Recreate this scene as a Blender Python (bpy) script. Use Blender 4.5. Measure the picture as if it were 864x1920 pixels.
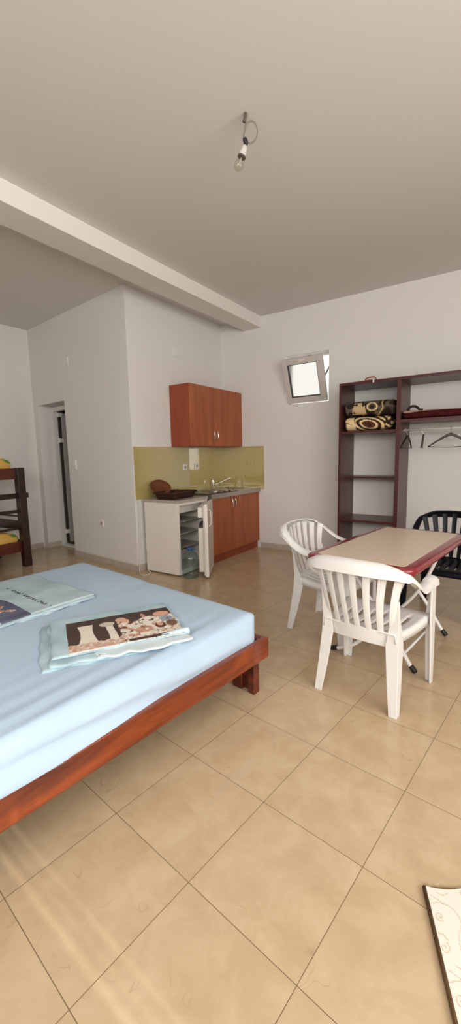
import bpy, bmesh, math, random
from mathutils import Vector, Matrix, noise

# ---------------------------------------------------------------- clearing
for o in list(bpy.data.objects):
    bpy.data.objects.remove(o, do_unlink=True)
scene = bpy.context.scene
COL = scene.collection
random.seed(7)
PI = math.pi

# ---------------------------------------------------------------- camera
CAM = (3.57, -5.1715, 1.3378)
YAW, PITCH, ROLL, FPX = 0.5919, 0.1357, -0.0222, 777.1
def cam_axes():
    cy, sy, cp, sp = math.cos(YAW), math.sin(YAW), math.cos(PITCH), math.sin(PITCH)
    f = Vector((-sy*cp, cy*cp, -sp)); r = Vector((cy, sy, 0)); u = r.cross(f)
    return r*math.cos(ROLL)+u*math.sin(ROLL), -r*math.sin(ROLL)+u*math.cos(ROLL), f
_r, _u, _f = cam_axes()
cd = bpy.data.cameras.new('camera')
cam = bpy.data.objects.new('camera', cd); COL.objects.link(cam)
cam.matrix_world = Matrix(((_r.x, _u.x, -_f.x, CAM[0]), (_r.y, _u.y, -_f.y, CAM[1]), (_r.z, _u.z, -_f.z, CAM[2]), (0, 0, 0, 1)))
cd.sensor_fit = 'VERTICAL'; cd.sensor_height = 36.0; cd.lens = FPX/1920*36.0
cd.clip_start = 0.02; cd.clip_end = 100
scene.camera = cam

# ---------------------------------------------------------------- world, daylight, exposure
world = bpy.data.worlds.new('world'); scene.world = world; world.use_nodes = True
bg = world.node_tree.nodes['Background']
bg.inputs[0].default_value = (1.0, 0.97, 0.92, 1); bg.inputs[1].default_value = 1.1

def area(name, loc, rot, sx, sy, power, color):
    l = bpy.data.lights.new(name, 'AREA'); l.shape = 'RECTANGLE'; l.size = sx; l.size_y = sy
    l.energy = power; l.color = color
    o = bpy.data.objects.new(name, l); COL.objects.link(o); o.location = loc; o.rotation_euler = rot
    return o
# daylight of the wide window in the right wall, beside and behind the camera
area('daylight_window', (5.63, -4.8, 1.70), (0, PI/2, 0), 1.65, 3.5, 114, (1.0, 0.97, 0.93))
area('front_fill_light', (3.97, -7.33, 2.30), (PI/2, 0, 0), 2.9, .96, 92, (1.0, 0.98, 0.95))  # extra fill lamp added behind the camera to brighten the wardrobe wall
sd = bpy.data.lights.new('sun', 'SUN'); sd.energy = 1.9; sd.angle = 0.004; sd.color = (1.0, 0.93, 0.82)
sun = bpy.data.objects.new('sun', sd); COL.objects.link(sun)
_d = Vector((-1.0, 0.085, -0.42)); sun.rotation_euler = _d.to_track_quat('-Z', 'Y').to_euler()

vs = scene.view_settings
vs.view_transform = 'Standard'; vs.look = 'None'; vs.gamma = 1.0; vs.use_curve_mapping = False
vs.exposure = 0.0

# ---------------------------------------------------------------- helpers
def s2l(c):
    return tuple((x/255/12.92) if x/255 <= .04045 else ((x/255+.055)/1.055)**2.4 for x in c)

def mat(name, color, rough=0.5, spec=0.5, metal=0.0, noise_scale=None, noise_amt=0.0, bump=0.0, bump_scale=60, coat=0.0, trans=0.0, ior=1.45):
    m = bpy.data.materials.new(name); m.use_nodes = True
    nt = m.node_tree; b = nt.nodes['Principled BSDF']
    b.inputs['Base Color'].default_value = (*color, 1); b.inputs['Roughness'].default_value = rough
    b.inputs['Specular IOR Level'].default_value = spec; b.inputs['Metallic'].default_value = metal
    b.inputs['Coat Weight'].default_value = coat; b.inputs['Coat Roughness'].default_value = 0.08
    b.inputs['Transmission Weight'].default_value = trans; b.inputs['IOR'].default_value = ior
    tc = nt.nodes.new('ShaderNodeTexCoord')
    if noise_scale:
        n = nt.nodes.new('ShaderNodeTexNoise'); n.inputs['Scale'].default_value = noise_scale; n.inputs['Detail'].default_value = 5
        nt.links.new(tc.outputs['Object'], n.inputs['Vector'])
        r = nt.nodes.new('ShaderNodeMapRange'); r.inputs['To Min'].default_value = 1-noise_amt; r.inputs['To Max'].default_value = 1+noise_amt
        r.inputs['From Min'].default_value = .3; r.inputs['From Max'].default_value = .7
        nt.links.new(n.outputs['Fac'], r.inputs['Value'])
        mx = nt.nodes.new('ShaderNodeVectorMath'); mx.operation = 'SCALE'; mx.inputs[0].default_value = color
        nt.links.new(r.outputs['Result'], mx.inputs['Scale']); nt.links.new(mx.outputs[0], b.inputs['Base Color'])
    if bump:
        n2 = nt.nodes.new('ShaderNodeTexNoise'); n2.inputs['Scale'].default_value = bump_scale; n2.inputs['Detail'].default_value = 4
        nt.links.new(tc.outputs['Object'], n2.inputs['Vector'])
        bp = nt.nodes.new('ShaderNodeBump'); bp.inputs['Strength'].default_value = bump; bp.inputs['Distance'].default_value = 0.01
        nt.links.new(n2.outputs['Fac'], bp.inputs['Height']); nt.links.new(bp.outputs[0], b.inputs['Normal'])
    return m

def wood(name, c1, c2, axis='Z', scale=1.0, rough=0.35, coat=0.0):
    m = bpy.data.materials.new(name); m.use_nodes = True
    nt = m.node_tree; b = nt.nodes['Principled BSDF']; L = nt.links.new
    b.inputs['Roughness'].default_value = rough; b.inputs['Coat Weight'].default_value = coat
    tc = nt.nodes.new('ShaderNodeTexCoord'); mp = nt.nodes.new('ShaderNodeMapping')
    st = {'X': (.12, 1, 1), 'Y': (1, .12, 1), 'Z': (1, 1, .12)}[axis]
    mp.inputs['Scale'].default_value = tuple(a*scale for a in st)
    L(tc.outputs['Object'], mp.inputs['Vector'])
    n = nt.nodes.new('ShaderNodeTexNoise'); n.inputs['Scale'].default_value = 22; n.inputs['Detail'].default_value = 6; n.inputs['Distortion'].default_value = .6
    L(mp.outputs[0], n.inputs['Vector'])
    r = nt.nodes.new('ShaderNodeValToRGB'); r.color_ramp.elements[0].position = .32; r.color_ramp.elements[1].position = .7
    r.color_ramp.elements[0].color = (*c1, 1); r.color_ramp.elements[1].color = (*c2, 1)
    L(n.outputs['Fac'], r.inputs['Fac']); L(r.outputs[0], b.inputs['Base Color'])
    return m

def painted(name, rough=0.8, bump=0.15, bump_scale=400):
    """base colour from the mesh's own 'print' colours (a fabric print)"""
    m = bpy.data.materials.new(name); m.use_nodes = True
    nt = m.node_tree; b = nt.nodes['Principled BSDF']
    a = nt.nodes.new('ShaderNodeAttribute'); a.attribute_name = 'print'
    nt.links.new(a.outputs['Color'], b.inputs['Base Color']); b.inputs['Roughness'].default_value = rough
    b.inputs['Specular IOR Level'].default_value = .2
    return m

def obj(name, bm, m, parent=None, loc=None, smooth=False, bevel=0.0, seg=2, solid=0.0, kind=None):
    me = bpy.data.meshes.new(name)
    bmesh.ops.recalc_face_normals(bm, faces=bm.faces[:])
    bm.to_mesh(me); bm.free()
    o = bpy.data.objects.new(name, me); COL.objects.link(o)
    for mm in (m if isinstance(m, (list, tuple)) else [m]): me.materials.append(mm)
    if smooth:
        for p in me.polygons: p.use_smooth = True
    if parent: o.parent = parent
    if loc: o.location = loc
    if solid:
        md = o.modifiers.new('solid', 'SOLIDIFY'); md.thickness = solid; md.offset = 0
    if bevel:
        md = o.modifiers.new('bevel', 'BEVEL'); md.width = bevel; md.segments = seg; md.limit_method = 'ANGLE'; md.angle_limit = .6
        for p in me.polygons: p.use_smooth = True
        md.harden_normals = True
    if kind: o['kind'] = kind
    return o

def tag(o, label, cat, group=None):
    o['label'] = label; o['category'] = cat
    if group: o['group'] = group
    return o

def thing(name, label, cat, loc=(0, 0, 0), rz=0.0, group=None):
    o = bpy.data.objects.new(name, None); COL.objects.link(o); o.empty_display_size = .05
    o.location = loc; o.rotation_euler = (0, 0, rz)
    return tag(o, label, cat, group)

def dup(root, loc, rz, label):
    def cp(o, parent):
        c = o.copy(); COL.objects.link(c)
        if parent: c.parent = parent
        for ch in [x for x in bpy.data.objects if x.parent == o and x.name not in made]:
            made.add(cp(ch, c).name)
        made.add(c.name)
        return c
    made = set()
    r = cp(root, None); r.location = loc; r.rotation_euler = (0, 0, rz); r['label'] = label
    return r

def B(): return bmesh.new()

def box(bm, lo, hi, M=None):
    vs_ = [Vector((x, y, z)) for z in (lo[2], hi[2]) for y in (lo[1], hi[1]) for x in (lo[0], hi[0])]
    if M: vs_ = [M @ v for v in vs_]
    v = [bm.verts.new(p) for p in vs_]
    for f in ((0, 2, 3, 1), (4, 5, 7, 6), (0, 1, 5, 4), (1, 3, 7, 5), (3, 2, 6, 7), (2, 0, 4, 6)): bm.faces.new([v[i] for i in f])
    return bm

def loft(bm, secs, closed_ring=True, caps=True):
    rings = [[bm.verts.new(p) for p in s] for s in secs]; n = len(rings[0])
    for a, b in zip(rings, rings[1:]):
        for i in range(n if closed_ring else n-1):
            j = (i+1) % n
            bm.faces.new((a[i], a[j], b[j], b[i]))
    if caps and closed_ring and n > 2:
        bm.faces.new(rings[0][::-1]); bm.faces.new(rings[-1])
    return rings

def prism(bm, poly, z0, z1, M=None):
    f = (lambda p: M @ Vector(p)) if M else Vector
    loft(bm, [[f((x, y, z0)) for x, y in poly], [f((x, y, z1)) for x, y in poly]])
    return bm

def catmull(pts, n=8, closed=False):
    P = [Vector(p) for p in pts]; out = []; N = len(P)
    rng = range(N if closed else N-1)
    for i in rng:
        if closed: p0, p1, p2, p3 = P[(i-1) % N], P[i], P[(i+1) % N], P[(i+2) % N]
        else:
            p1, p2 = P[i], P[i+1]; p0 = P[i-1] if i else 2*p1-p2; p3 = P[i+2] if i+2 < N else 2*p2-p1
        for k in range(n):
            t = k/n
            out.append(.5*((2*p1)+(p2-p0)*t+(2*p0-5*p1+4*p2-p3)*t*t+(3*p1-p0-3*p2+p3)*t*t*t))
    if not closed: out.append(P[-1])
    return out

def tube(bm, pts, r, n=10, smooth=0, closed=False, caps=True):
    P = catmull(pts, smooth, closed) if smooth else [Vector(p) for p in pts]
    N = len(P); secs = []; ref = None
    for i in range(N):
        if closed: t = (P[(i+1) % N]-P[i-1])
        else: t = P[min(i+1, N-1)]-P[max(i-1, 0)]
        t.normalize()
        if ref is None:
            ref = t.orthogonal().normalized()
        ref = (ref-t*ref.dot(t)).normalized()
        b = t.cross(ref); rr = r(i/(N-1)) if callable(r) else r
        secs.append([P[i]+(ref*math.cos(a)+b*math.sin(a))*rr for a in [2*PI*k/n for k in range(n)]])
    if closed: secs.append(secs[0])
    loft(bm, secs, caps=caps and not closed)
    return bm

def lathe(bm, prof, n=24, c=(0, 0, 0), M=None):
    f = (lambda p: M @ Vector(p)) if M else (lambda p: Vector(p)+Vector(c))
    secs = [[f((r*math.cos(2*PI*k/n), r*math.sin(2*PI*k/n), z)) for k in range(n)] for r, z in prof]
    loft(bm, secs)
    return bm

def rrect(w, l, r, n=6, cx=0, cy=0):
    pts = []
    for sx, sy, a0 in ((1, 1, 0), (-1, 1, 90), (-1, -1, 180), (1, -1, 270)):
        for k in range(n+1):
            a = math.radians(a0+90*k/n)
            pts.append((cx+sx*(w/2-r)+r*math.cos(a), cy+sy*(l/2-r)+r*math.sin(a)))
    return pts

def arch_handle(bm, p0, p1, out, r=.006, h=.03):
    p0, p1, out = Vector(p0), Vector(p1), Vector(out)
    pts = [p0, p0+out*h*.7+(p1-p0)*.05, p0+out*h+(p1-p0)*.25, p0+out*h*1.05+(p1-p0)*.5, p0+out*h+(p1-p0)*.75, p0+out*h*.7+(p1-p0)*.95, p1]
    return tube(bm, pts, r, 8, 4)

# ---------------------------------------------------------------- materials
M_WALL = mat('white_wall_paint', (.785, .762, .735), .9, .2, bump=.12, bump_scale=18, noise_scale=1.2, noise_amt=.015)
M_CEIL = mat('white_ceiling_paint', (.72, .70, .67), .92, .2, bump=.06, bump_scale=12)
M_BEAM = mat('white_beam_paint', (.83, .80, .76), .9, .2, bump=.06, bump_scale=12)
M_SKIRT = mat('beige_skirting_tile', (.52, .455, .39), .35, .5, noise_scale=9, noise_amt=.08)
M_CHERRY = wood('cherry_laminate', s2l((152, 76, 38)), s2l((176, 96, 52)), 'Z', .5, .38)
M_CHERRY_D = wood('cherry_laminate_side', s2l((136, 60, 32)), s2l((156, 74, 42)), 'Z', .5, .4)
M_BED = wood('varnished_bed_wood_long', s2l((84, 30, 12)), s2l((146, 66, 28)), 'Y', .8, .22, .3)
M_BEDX = wood('varnished_bed_wood', s2l((72, 26, 14)), s2l((116, 46, 24)), 'X', .8, .25, .3)
M_BUNK = wood('dark_bunk_wood', s2l((32, 12, 8)), s2l((50, 20, 13)), 'Y', .8, .3, .2)
M_BUNKR = wood('red_bunk_rail_wood', s2l((70, 25, 14)), s2l((94, 36, 21)), 'Y', .8, .3, .2)
M_WARD = wood('dark_mahogany_laminate', s2l((74, 40, 36)), s2l((92, 54, 48)), 'Z', .4, .35)
M_WARD_E = mat('mahogany_edge_band', s2l((76, 30, 28)), .4)
M_PLASTIC = mat('white_moulded_plastic', (.76, .745, .72), .36, .5)
M_BLACKP = mat('navy_black_plastic', (.005, .005, .010), .42, .25)
M_MAROON = mat('maroon_table_edge', (.23, .018, .026), .18, .5, coat=.4)
M_INLAY = mat('beige_table_laminate', (.70, .565, .44), .30, .5, noise_scale=140, noise_amt=.05)
M_WTUBE = mat('white_enamel_tube', (.84, .82, .80), .3, .5)
M_RUBBER = mat('black_rubber', (.014, .013, .013), .5)
M_CHROME = mat('brushed_chrome', (.72, .68, .62), .22, .5, 1.0)
M_STEEL = mat('kitchen_steel', (.50, .46, .41), .3, .5, 1.0, noise_scale=30, noise_amt=.06)
M_DSTEEL = mat('dark_worktop_edge', (.10, .085, .07), .4, .5)
M_FRIDGE = mat('white_fridge_enamel', (.80, .74, .68), .35, .5)
M_FRIN = mat('fridge_liner', (.70, .66, .59), .5, .4)
M_GASKET = mat('door_gasket', (.62, .58, .54), .6)
M_SPLASH = mat('olive_glass_splashback', (.50, .405, .155), .03, .9, noise_scale=.8, noise_amt=.03, coat=1.0, ior=1.6)
M_SPLASH.node_tree.nodes['Principled BSDF'].inputs['Coat IOR'].default_value = 1.75; M_SPLASH.node_tree.nodes['Principled BSDF'].inputs['Coat Roughness'].default_value = .02
M_OUTLET = mat('white_outlet_plastic', (.84, .81, .77), .35)
M_OUTLET_D = mat('outlet_recess', (.42, .38, .35), .5)
M_PVC = mat('white_pvc_frame', (.80, .78, .75), .4)
M_PVCG = mat('grey_pvc_sash', (.62, .585, .55), .4)
M_SEAL = mat('black_seal', (.02, .02, .02), .6)
M_PORC = mat('white_porcelain', (.60, .57, .53), .35)
M_WICK = mat('dark_brown_wicker', s2l((62, 36, 24)), .45, .4, noise_scale=70, noise_amt=.5, bump=.6, bump_scale=120)
M_BOWL = mat('brown_turned_wood', s2l((104, 58, 34)), .4, .4, noise_scale=14, noise_amt=.2)
M_HANG = mat('dark_grey_hanger_wood', s2l((84, 76, 72)), .4)
M_HANGB = mat('black_hanger', s2l((34, 24, 24)), .4)
M_SHEET = mat('pale_blue_sheet', (.465, .60, .74), .85, .15, noise_scale=3, noise_amt=.03, bump=.05, bump_scale=220)
M_PRINT = painted('printed_bed_linen')
M_AQUA = mat('aqua_cotton', (.54, .68, .74), .85, .15, noise_scale=8, noise_amt=.1)
M_CABLE = mat('white_cable', (.66, .62, .57), .5)
M_CORD = mat('grey_lamp_cord', (.22, .20, .175), .5)
M_MAROONCLOTH = mat('maroon_blanket', s2l((72, 28, 28)), .95, .1, noise_scale=40, noise_amt=.2, bump=.4, bump_scale=90)

def floor_material():
    m = bpy.data.materials.new('beige_marbled_floor_tile'); m.use_nodes = True
    nt = m.node_tree; L = nt.links.new; b = nt.nodes['Principled BSDF']
    tc = nt.nodes.new('ShaderNodeTexCoord'); mp = nt.nodes.new('ShaderNodeMapping')
    th, S, ox, oy = .1283, .3995, 2.3527, -4.6565
    mp.inputs['Rotation'].default_value = (0, 0, th)
    c, s = math.cos(th), math.sin(th)
    mp.inputs['Location'].default_value = (-(c*ox-s*oy), -(s*ox+c*oy), 0)
    L(tc.outputs['Object'], mp.inputs['Vector'])
    br = nt.nodes.new('ShaderNodeTexBrick'); br.offset = 0; br.squash = 1
    br.inputs['Scale'].default_value = 1; br.inputs['Brick Width'].default_value = S; br.inputs['Row Height'].default_value = S
    br.inputs['Mortar Size'].default_value = .0013; br.inputs['Mortar Smooth'].default_value = .2
    br.inputs['Color1'].default_value = (0, 0, 0, 1); br.inputs['Color2'].default_value = (1, 1, 1, 1); br.inputs['Mortar'].default_value = (.5, .5, .5, 1)
    L(mp.outputs[0], br.inputs['Vector'])
    # each tile takes its own piece of the marbling
    add = nt.nodes.new('ShaderNodeVectorMath'); add.operation = 'MULTIPLY_ADD'
    L(br.outputs['Color'], add.inputs[0]); add.inputs[1].default_value = (7, 5, 3); L(mp.outputs[0], add.inputs[2])
    n1 = nt.nodes.new('ShaderNodeTexNoise'); n1.inputs['Scale'].default_value = 7; n1.inputs['Detail'].default_value = 8; n1.inputs['Roughness'].default_value = .62
    n1.inputs['Distortion'].default_value = .4
    L(add.outputs[0], n1.inputs['Vector'])
    r1 = nt.nodes.new('ShaderNodeValToRGB')
    e = r1.color_ramp.elements; e[0].position = .3; e[0].color = (.475, .340, .203, 1); e[1].position = .7; e[1].color = (.575, .437, .278, 1)
    L(n1.outputs['Fac'], r1.inputs['Fac'])
    # short dark veins
    n2 = nt.nodes.new('ShaderNodeTexNoise'); n2.inputs['Scale'].default_value = 7; n2.inputs['Detail'].default_value = 1.5; n2.inputs['Distortion'].default_value = 1.6
    L(add.outputs[0], n2.inputs['Vector'])
    v1 = nt.nodes.new('ShaderNodeMath'); v1.operation = 'SUBTRACT'; v1.inputs[1].default_value = .5; L(n2.outputs['Fac'], v1.inputs[0])
    v2 = nt.nodes.new('ShaderNodeMath'); v2.operation = 'ABSOLUTE'; L(v1.outputs[0], v2.inputs[0])
    v3 = nt.nodes.new('ShaderNodeMapRange'); v3.inputs['From Min'].default_value = 0; v3.inputs['From Max'].default_value = .012
    v3.inputs['To Min'].default_value = 1; v3.inputs['To Max'].default_value = 0; L(v2.outputs[0], v3.inputs['Value'])
    n3 = nt.nodes.new('ShaderNodeTexNoise'); n3.inputs['Scale'].default_value = 13; n3.inputs['Detail'].default_value = 1; L(add.outputs[0], n3.inputs['Vector'])
    g = nt.nodes.new('ShaderNodeMapRange'); g.inputs['From Min'].default_value = .58; g.inputs['From Max'].default_value = .70; L(n3.outputs['Fac'], g.inputs['Value'])
    vm = nt.nodes.new('ShaderNodeMath'); vm.operation = 'MULTIPLY'; L(v3.outputs[0], vm.inputs[0]); L(g.outputs[0], vm.inputs[1])
    vk = nt.nodes.new('ShaderNodeMath'); vk.operation = 'MULTIPLY'; vk.inputs[1].default_value = .4; L(vm.outputs[0], vk.inputs[0])
    m1 = nt.nodes.new('ShaderNodeMixRGB'); m1.inputs['Color2'].default_value = (.27, .17, .08, 1); L(vk.outputs[0], m1.inputs['Fac']); L(r1.outputs[0], m1.inputs['Color1'])
    m2 = nt.nodes.new('ShaderNodeMixRGB'); m2.inputs['Color2'].default_value = (.19, .125, .07, 1)
    L(br.outputs['Fac'], m2.inputs['Fac']); L(m1.outputs[0], m2.inputs['Color1']); L(m2.outputs[0], b.inputs['Base Color'])
    rr = nt.nodes.new('ShaderNodeMapRange'); rr.inputs['To Min'].default_value = .13; rr.inputs['To Max'].default_value = .24; L(n1.outputs['Fac'], rr.inputs['Value'])
    L(rr.outputs[0], b.inputs['Roughness'])
    inv = nt.nodes.new('ShaderNodeMath'); inv.operation = 'SUBTRACT'; inv.inputs[0].default_value = 1; L(br.outputs['Fac'], inv.inputs[1])
    bp = nt.nodes.new('ShaderNodeBump'); bp.inputs['Strength'].default_value = .5; bp.inputs['Distance'].default_value = .002
    L(inv.outputs[0], bp.inputs['Height']); L(bp.outputs[0], b.inputs['Normal'])
    return m

# ---------------------------------------------------------------- room shell
H = 3.193
XR, YB, XL = 5.60, -7.30, -2.34          # right wall, back wall, left wall
D0 = Vector((0, -1.834, 0)); D1 = Vector((XL, -1.55, 0))
def struct(name, bm, m, **k):
    return obj(name, bm, m, kind='structure', **k)

bm = B(); box(bm, (XL-1.6, YB-.2, -.12), (XR+1.6, .25, 0)); struct('floor', bm, floor_material())
bm = B(); box(bm, (XL-.3, YB-.2, H), (XR+.2, .25, H+.12)); struct('ceiling', bm, M_CEIL)
bm = B()
bx = [(.405, YB), (.69, YB), (.655, -2.0), (.66, 0), (.40, 0), (.372, -2.0)]
prism(bm, bx, 3.047, H+.02); struct('ceiling_beam', bm, M_BEAM)
# wall with the small tilted window (y = 0)
WX0, WX1, WZ0, WZ1 = 1.022, 1.625, 1.989, 2.617
bm = B()
box(bm, (-.15, 0, 0), (WX0, .22, H)); box(bm, (WX1, 0, 0), (XR+.2, .22, H))
box(bm, (WX0, 0, 0), (WX1, .22, WZ0)); box(bm, (WX0, 0, WZ1), (WX1, .22, H))
bmesh.ops.remove_doubles(bm, verts=bm.verts[:], dist=1e-5)
struct('wall_back', bm, M_WALL)
# kitchen wall (x = 0)
bm = B(); box(bm, (-.15, D0.y+.04, 0), (0, 0, H)); struct('wall_kitchen', bm, M_WALL)
# wall with the door recess
du = (D1-D0).normalized(); dn = Vector((du.y, -du.x, 0))
if dn.y < 0: dn = -dn                    # away from the room
def DW(u, d, z): p = D0+du*u+dn*d; return Vector((p.x, p.y, z))
MD = Matrix((( du.x, dn.x, 0, D0.x), (du.y, dn.y, 0, D0.y), (0, 0, 1, 0), (0, 0, 0, 1)))
LW = (D1-D0).length; UO0, UO1, DT, DZ = 1.443, 2.235, .30, 2.115
bm = B(); prism(bm, [(0, 0), (UO0, 0), (UO0, DT), (DT*.1214, DT)], 0, H, MD); box(bm, (UO1, 0, 0), (LW+.2, DT, H), MD); box(bm, (UO0, 0, DZ), (UO1, DT, H), MD)
bmesh.ops.remove_doubles(bm, verts=bm.verts[:], dist=1e-5)
struct('wall_door', bm, M_WALL)
bm = B(); prism(bm, [(XL-.15, YB-.2), (XL-.06, YB-.2), (XL+.0, -1.57), (XL+.0, -1.2), (XL-.15, -1.2)], 0, H); struct('wall_left', bm, M_WALL)
# right wall with the window opening, back wall with a high opening added for fill light
OY0, OY1, OZ0, OZ1 = -6.58, -3.02, .86, 2.55
bm = B(); box(bm, (XR, YB-.2, 0), (XR+.2, OY0, H)); box(bm, (XR, OY1, 0), (XR+.2, .22, H)); box(bm, (XR, OY0, OZ1), (XR+.2, OY1, H)); box(bm, (XR, OY0, 0), (XR+.2, OY1, OZ0))
struct('wall_right', bm, M_WALL)
FX0, FX1, FZ0, FZ1 = 2.50, 5.45, 1.80, 2.80
bm = B(); box(bm, (XL-.2, YB-.2, 0), (FX0, YB, H)); box(bm, (FX1, YB-.2, 0), (XR+.2, YB, H)); box(bm, (FX0, YB-.2, 0), (FX1, YB, FZ0)); box(bm, (FX0, YB-.2, FZ1), (FX1, YB, H)); struct('wall_front', bm, M_WALL)
# unseen screen added to mask the sun, its slits leave thin floor streaks
bm = B()
sx = 6.9
slits = ((-4.998, -4.976), (-4.952, -4.946), (-4.916, -4.906))
yy_ = -7.6
for a, b_ in slits:
    box(bm, (sx, yy_, 0), (sx+.03, a, 3.6)); box(bm, (sx, a, 0), (sx+.03, b_, 1.5)); box(bm, (sx, a, 2.2), (sx+.03, b_, 3.6)); yy_ = b_
box(bm, (sx, yy_, 0), (sx+.03, -2.0, 3.6)); box(bm, (5.8, -7.6, 3.3), (sx+.03, -2.0, 3.6))
struct('sun_mask_screen', bm, M_WALL)
# skirting
def skirt(name, p, q, n, h=.075, t=.012):
    p, q, n = Vector(p), Vector(q), Vector(n)
    b_ = B(); loft(b_, [[a, a+n*t, a+n*t+Vector((0, 0, h-.004)), a+n*(t-.004)+Vector((0, 0, h)), a+Vector((0, 0, h))] for a in (p, q)])
    return struct(name, b_, M_SKIRT)
skirt('baseboard_back', (.62, 0, 0), (XR, 0, 0), (0, -1, 0))
skirt('baseboard_kitchen', (0, D0.y-.012, 0), (0, -1.2, 0), (1, 0, 0))
a = DW(UO0, 0, 0); skirt('baseboard_door', (0, D0.y, 0), a, -dn)
skirt('baseboard_recess', DW(UO1, 0, 0), DW(UO1, DT, 0), -du)
skirt('baseboard_left', (XL-.062, YB, 0), (XL-.002, -1.57, 0), (1, -.013, 0))
skirt('baseboard_right', (XR, YB, 0), (XR, 0, 0), (-1, 0, 0))

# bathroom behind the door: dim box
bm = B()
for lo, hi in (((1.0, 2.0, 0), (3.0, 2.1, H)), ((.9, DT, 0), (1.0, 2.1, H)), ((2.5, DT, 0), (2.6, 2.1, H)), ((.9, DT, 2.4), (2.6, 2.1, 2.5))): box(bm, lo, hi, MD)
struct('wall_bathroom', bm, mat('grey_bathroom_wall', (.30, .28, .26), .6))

# door: frame, leaf swung inwards on three hinges
df = thing('door_1', '', ''); del df['label'], df['category']; df['kind'] = 'structure'
df.matrix_world = MD
bm = B(); y0, y1 = DT-.095, DT-.03
box(bm, (UO1-.045, y0, 0), (UO1, y1, DZ-.005)); box(bm, (UO0, y0, 0), (UO0+.055, y1, DZ-.005)); box(bm, (UO0+.055, y0, DZ-.07), (UO1-.055, y1, DZ-.005)); box(bm, (UO0+.055, y0, 0), (UO1-.055, y1, .035))
obj('door_frame', bm, M_PVC, df, bevel=.004)
hinge = Vector((UO1-.068, DT-.028, 0)); ang = math.radians(83)
ML = Matrix.Translation(hinge) @ Matrix.Rotation(PI-ang, 4, 'Z')
lw = .62
bm = B()
box(bm, (.045, -.02, .05), (.12, .02, 2.02), ML); box(bm, (lw-.09, -.02, .05), (lw, .02, 2.02), ML)
box(bm, (.12, -.02, .05), (lw-.09, .02, .17), ML); box(bm, (.12, -.02, 1.92), (lw-.09, .02, 2.02), ML); box(bm, (.12, -.02, .95), (lw-.09, .02, 1.05), ML)
box(bm, (.12, -.008, .17), (lw-.09, .008, .95), ML); box(bm, (.12, -.008, 1.05), (lw-.09, .008, 1.92), ML)
leaf = obj('door_leaf', bm, mat('grey_door_leaf', (.46, .44, .42), .45), df, bevel=.003)
for z in (.22, 1.62, 2.0):
    bm = B(); tube(bm, [(UO1-.056, DT-.03, z-.035), (UO1-.056, DT-.03, z+.035)], .011); box(bm, (UO1-.085, DT-.03, z-.03), (UO1-.06, DT+.03, z+.03))
    obj('hinge', bm, M_PVC, df)
bm = B(); tube(bm, [ML @ Vector((lw-.045, .02, 1.0)), ML @ Vector((lw-.045, .06, 1.0)), ML @ Vector((lw-.14, .06, 1.0))], .009)
obj('door_handle', bm, M_CHROME, df)

# small window: fixed frame in the reveal, sash tilted into the room
wn = thing('window_1', '', ''); del wn['label'], wn['category']; wn['kind'] = 'structure'
bm = B(); fw = .022; a0, a1 = .14, .19
box(bm, (WX0, a0, WZ0), (WX0+fw, a1, WZ1)); box(bm, (WX1-fw, a0, WZ0), (WX1, a1, WZ1)); box(bm, (WX0+fw, a0, WZ1-fw), (WX1-fw, a1, WZ1)); box(bm, (WX0+fw, a0, WZ0), (WX1-fw, a1, WZ0+fw))
obj('window_frame', bm, M_PVC, wn, bevel=.004)
sw, sh, sf, st = WX1-WX0-.055, .565, .075, .055
MS = Matrix.Translation(((WX0+WX1)/2+.005, .05, WZ0+.03)) @ Matrix.Rotation(math.radians(21), 4, 'X')
def sashbox(b_, x0, x1, z0, z1, y0=-st, y1=0): box(b_, (x0, y0, z0), (x1, y1, z1), MS)
bm = B()
sashbox(bm, -sw/2, -sw/2+sf, 0, sh); sashbox(bm, sw/2-sf, sw/2, 0, sh); sashbox(bm, -sw/2+sf, sw/2-sf, 0, sf); sashbox(bm, -sw/2+sf, sw/2-sf, sh-sf, sh)
sash = obj('window_sash', bm, M_PVCG, wn, bevel=.005)
bm = B(); g = .008
sashbox(bm, -sw/2+sf-.001, -sw/2+sf+g, sf, sh-sf, -st+.006, -.01); sashbox(bm, sw/2-sf-g, sw/2-sf+.001, sf, sh-sf, -st+.012, -.01); sashbox(bm, -sw/2+sf, sw/2-sf, sf-.001, sf+g, -st+.006, -.01); sashbox(bm, -sw/2+sf, sw/2-sf, sh-sf-g, sh-sf+.001, -st+.02, -.01)
obj('glazing_seal', bm, M_SEAL, sash)
def glass_material(name='window_glass', tint=(.97, .98, .97), edge=.7):
    m = bpy.data.materials.new(name); m.use_nodes = True; nt = m.node_tree
    nt.nodes.remove(nt.nodes['Principled BSDF']); out = nt.nodes['Material Output']
    t = nt.nodes.new('ShaderNodeBsdfTransparent'); t.inputs[0].default_value = (*tint, 1)
    gl = nt.nodes.new('ShaderNodeBsdfGlossy'); gl.inputs['Roughness'].default_value = .03
    fr = nt.nodes.new('ShaderNodeLayerWeight'); fr.inputs[0].default_value = .12
    mr = nt.nodes.new('ShaderNodeMapRange'); mr.inputs['To Min'].default_value = .04; mr.inputs['To Max'].default_value = edge; nt.links.new(fr.outputs['Facing'], mr.inputs['Value'])
    mx = nt.nodes.new('ShaderNodeMixShader'); nt.links.new(mr.outputs[0], mx.inputs[0]); nt.links.new(t.outputs[0], mx.inputs[1]); nt.links.new(gl.outputs[0], mx.inputs[2])
    nt.links.new(mx.outputs[0], out.inputs[0]); return m
bm = B(); sashbox(bm, -sw/2+sf-.005, sw/2-sf+.005, sf-.005, sh-sf+.005, -.034, -.026); obj('glass_pane', bm, glass_material(), sash)
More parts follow.
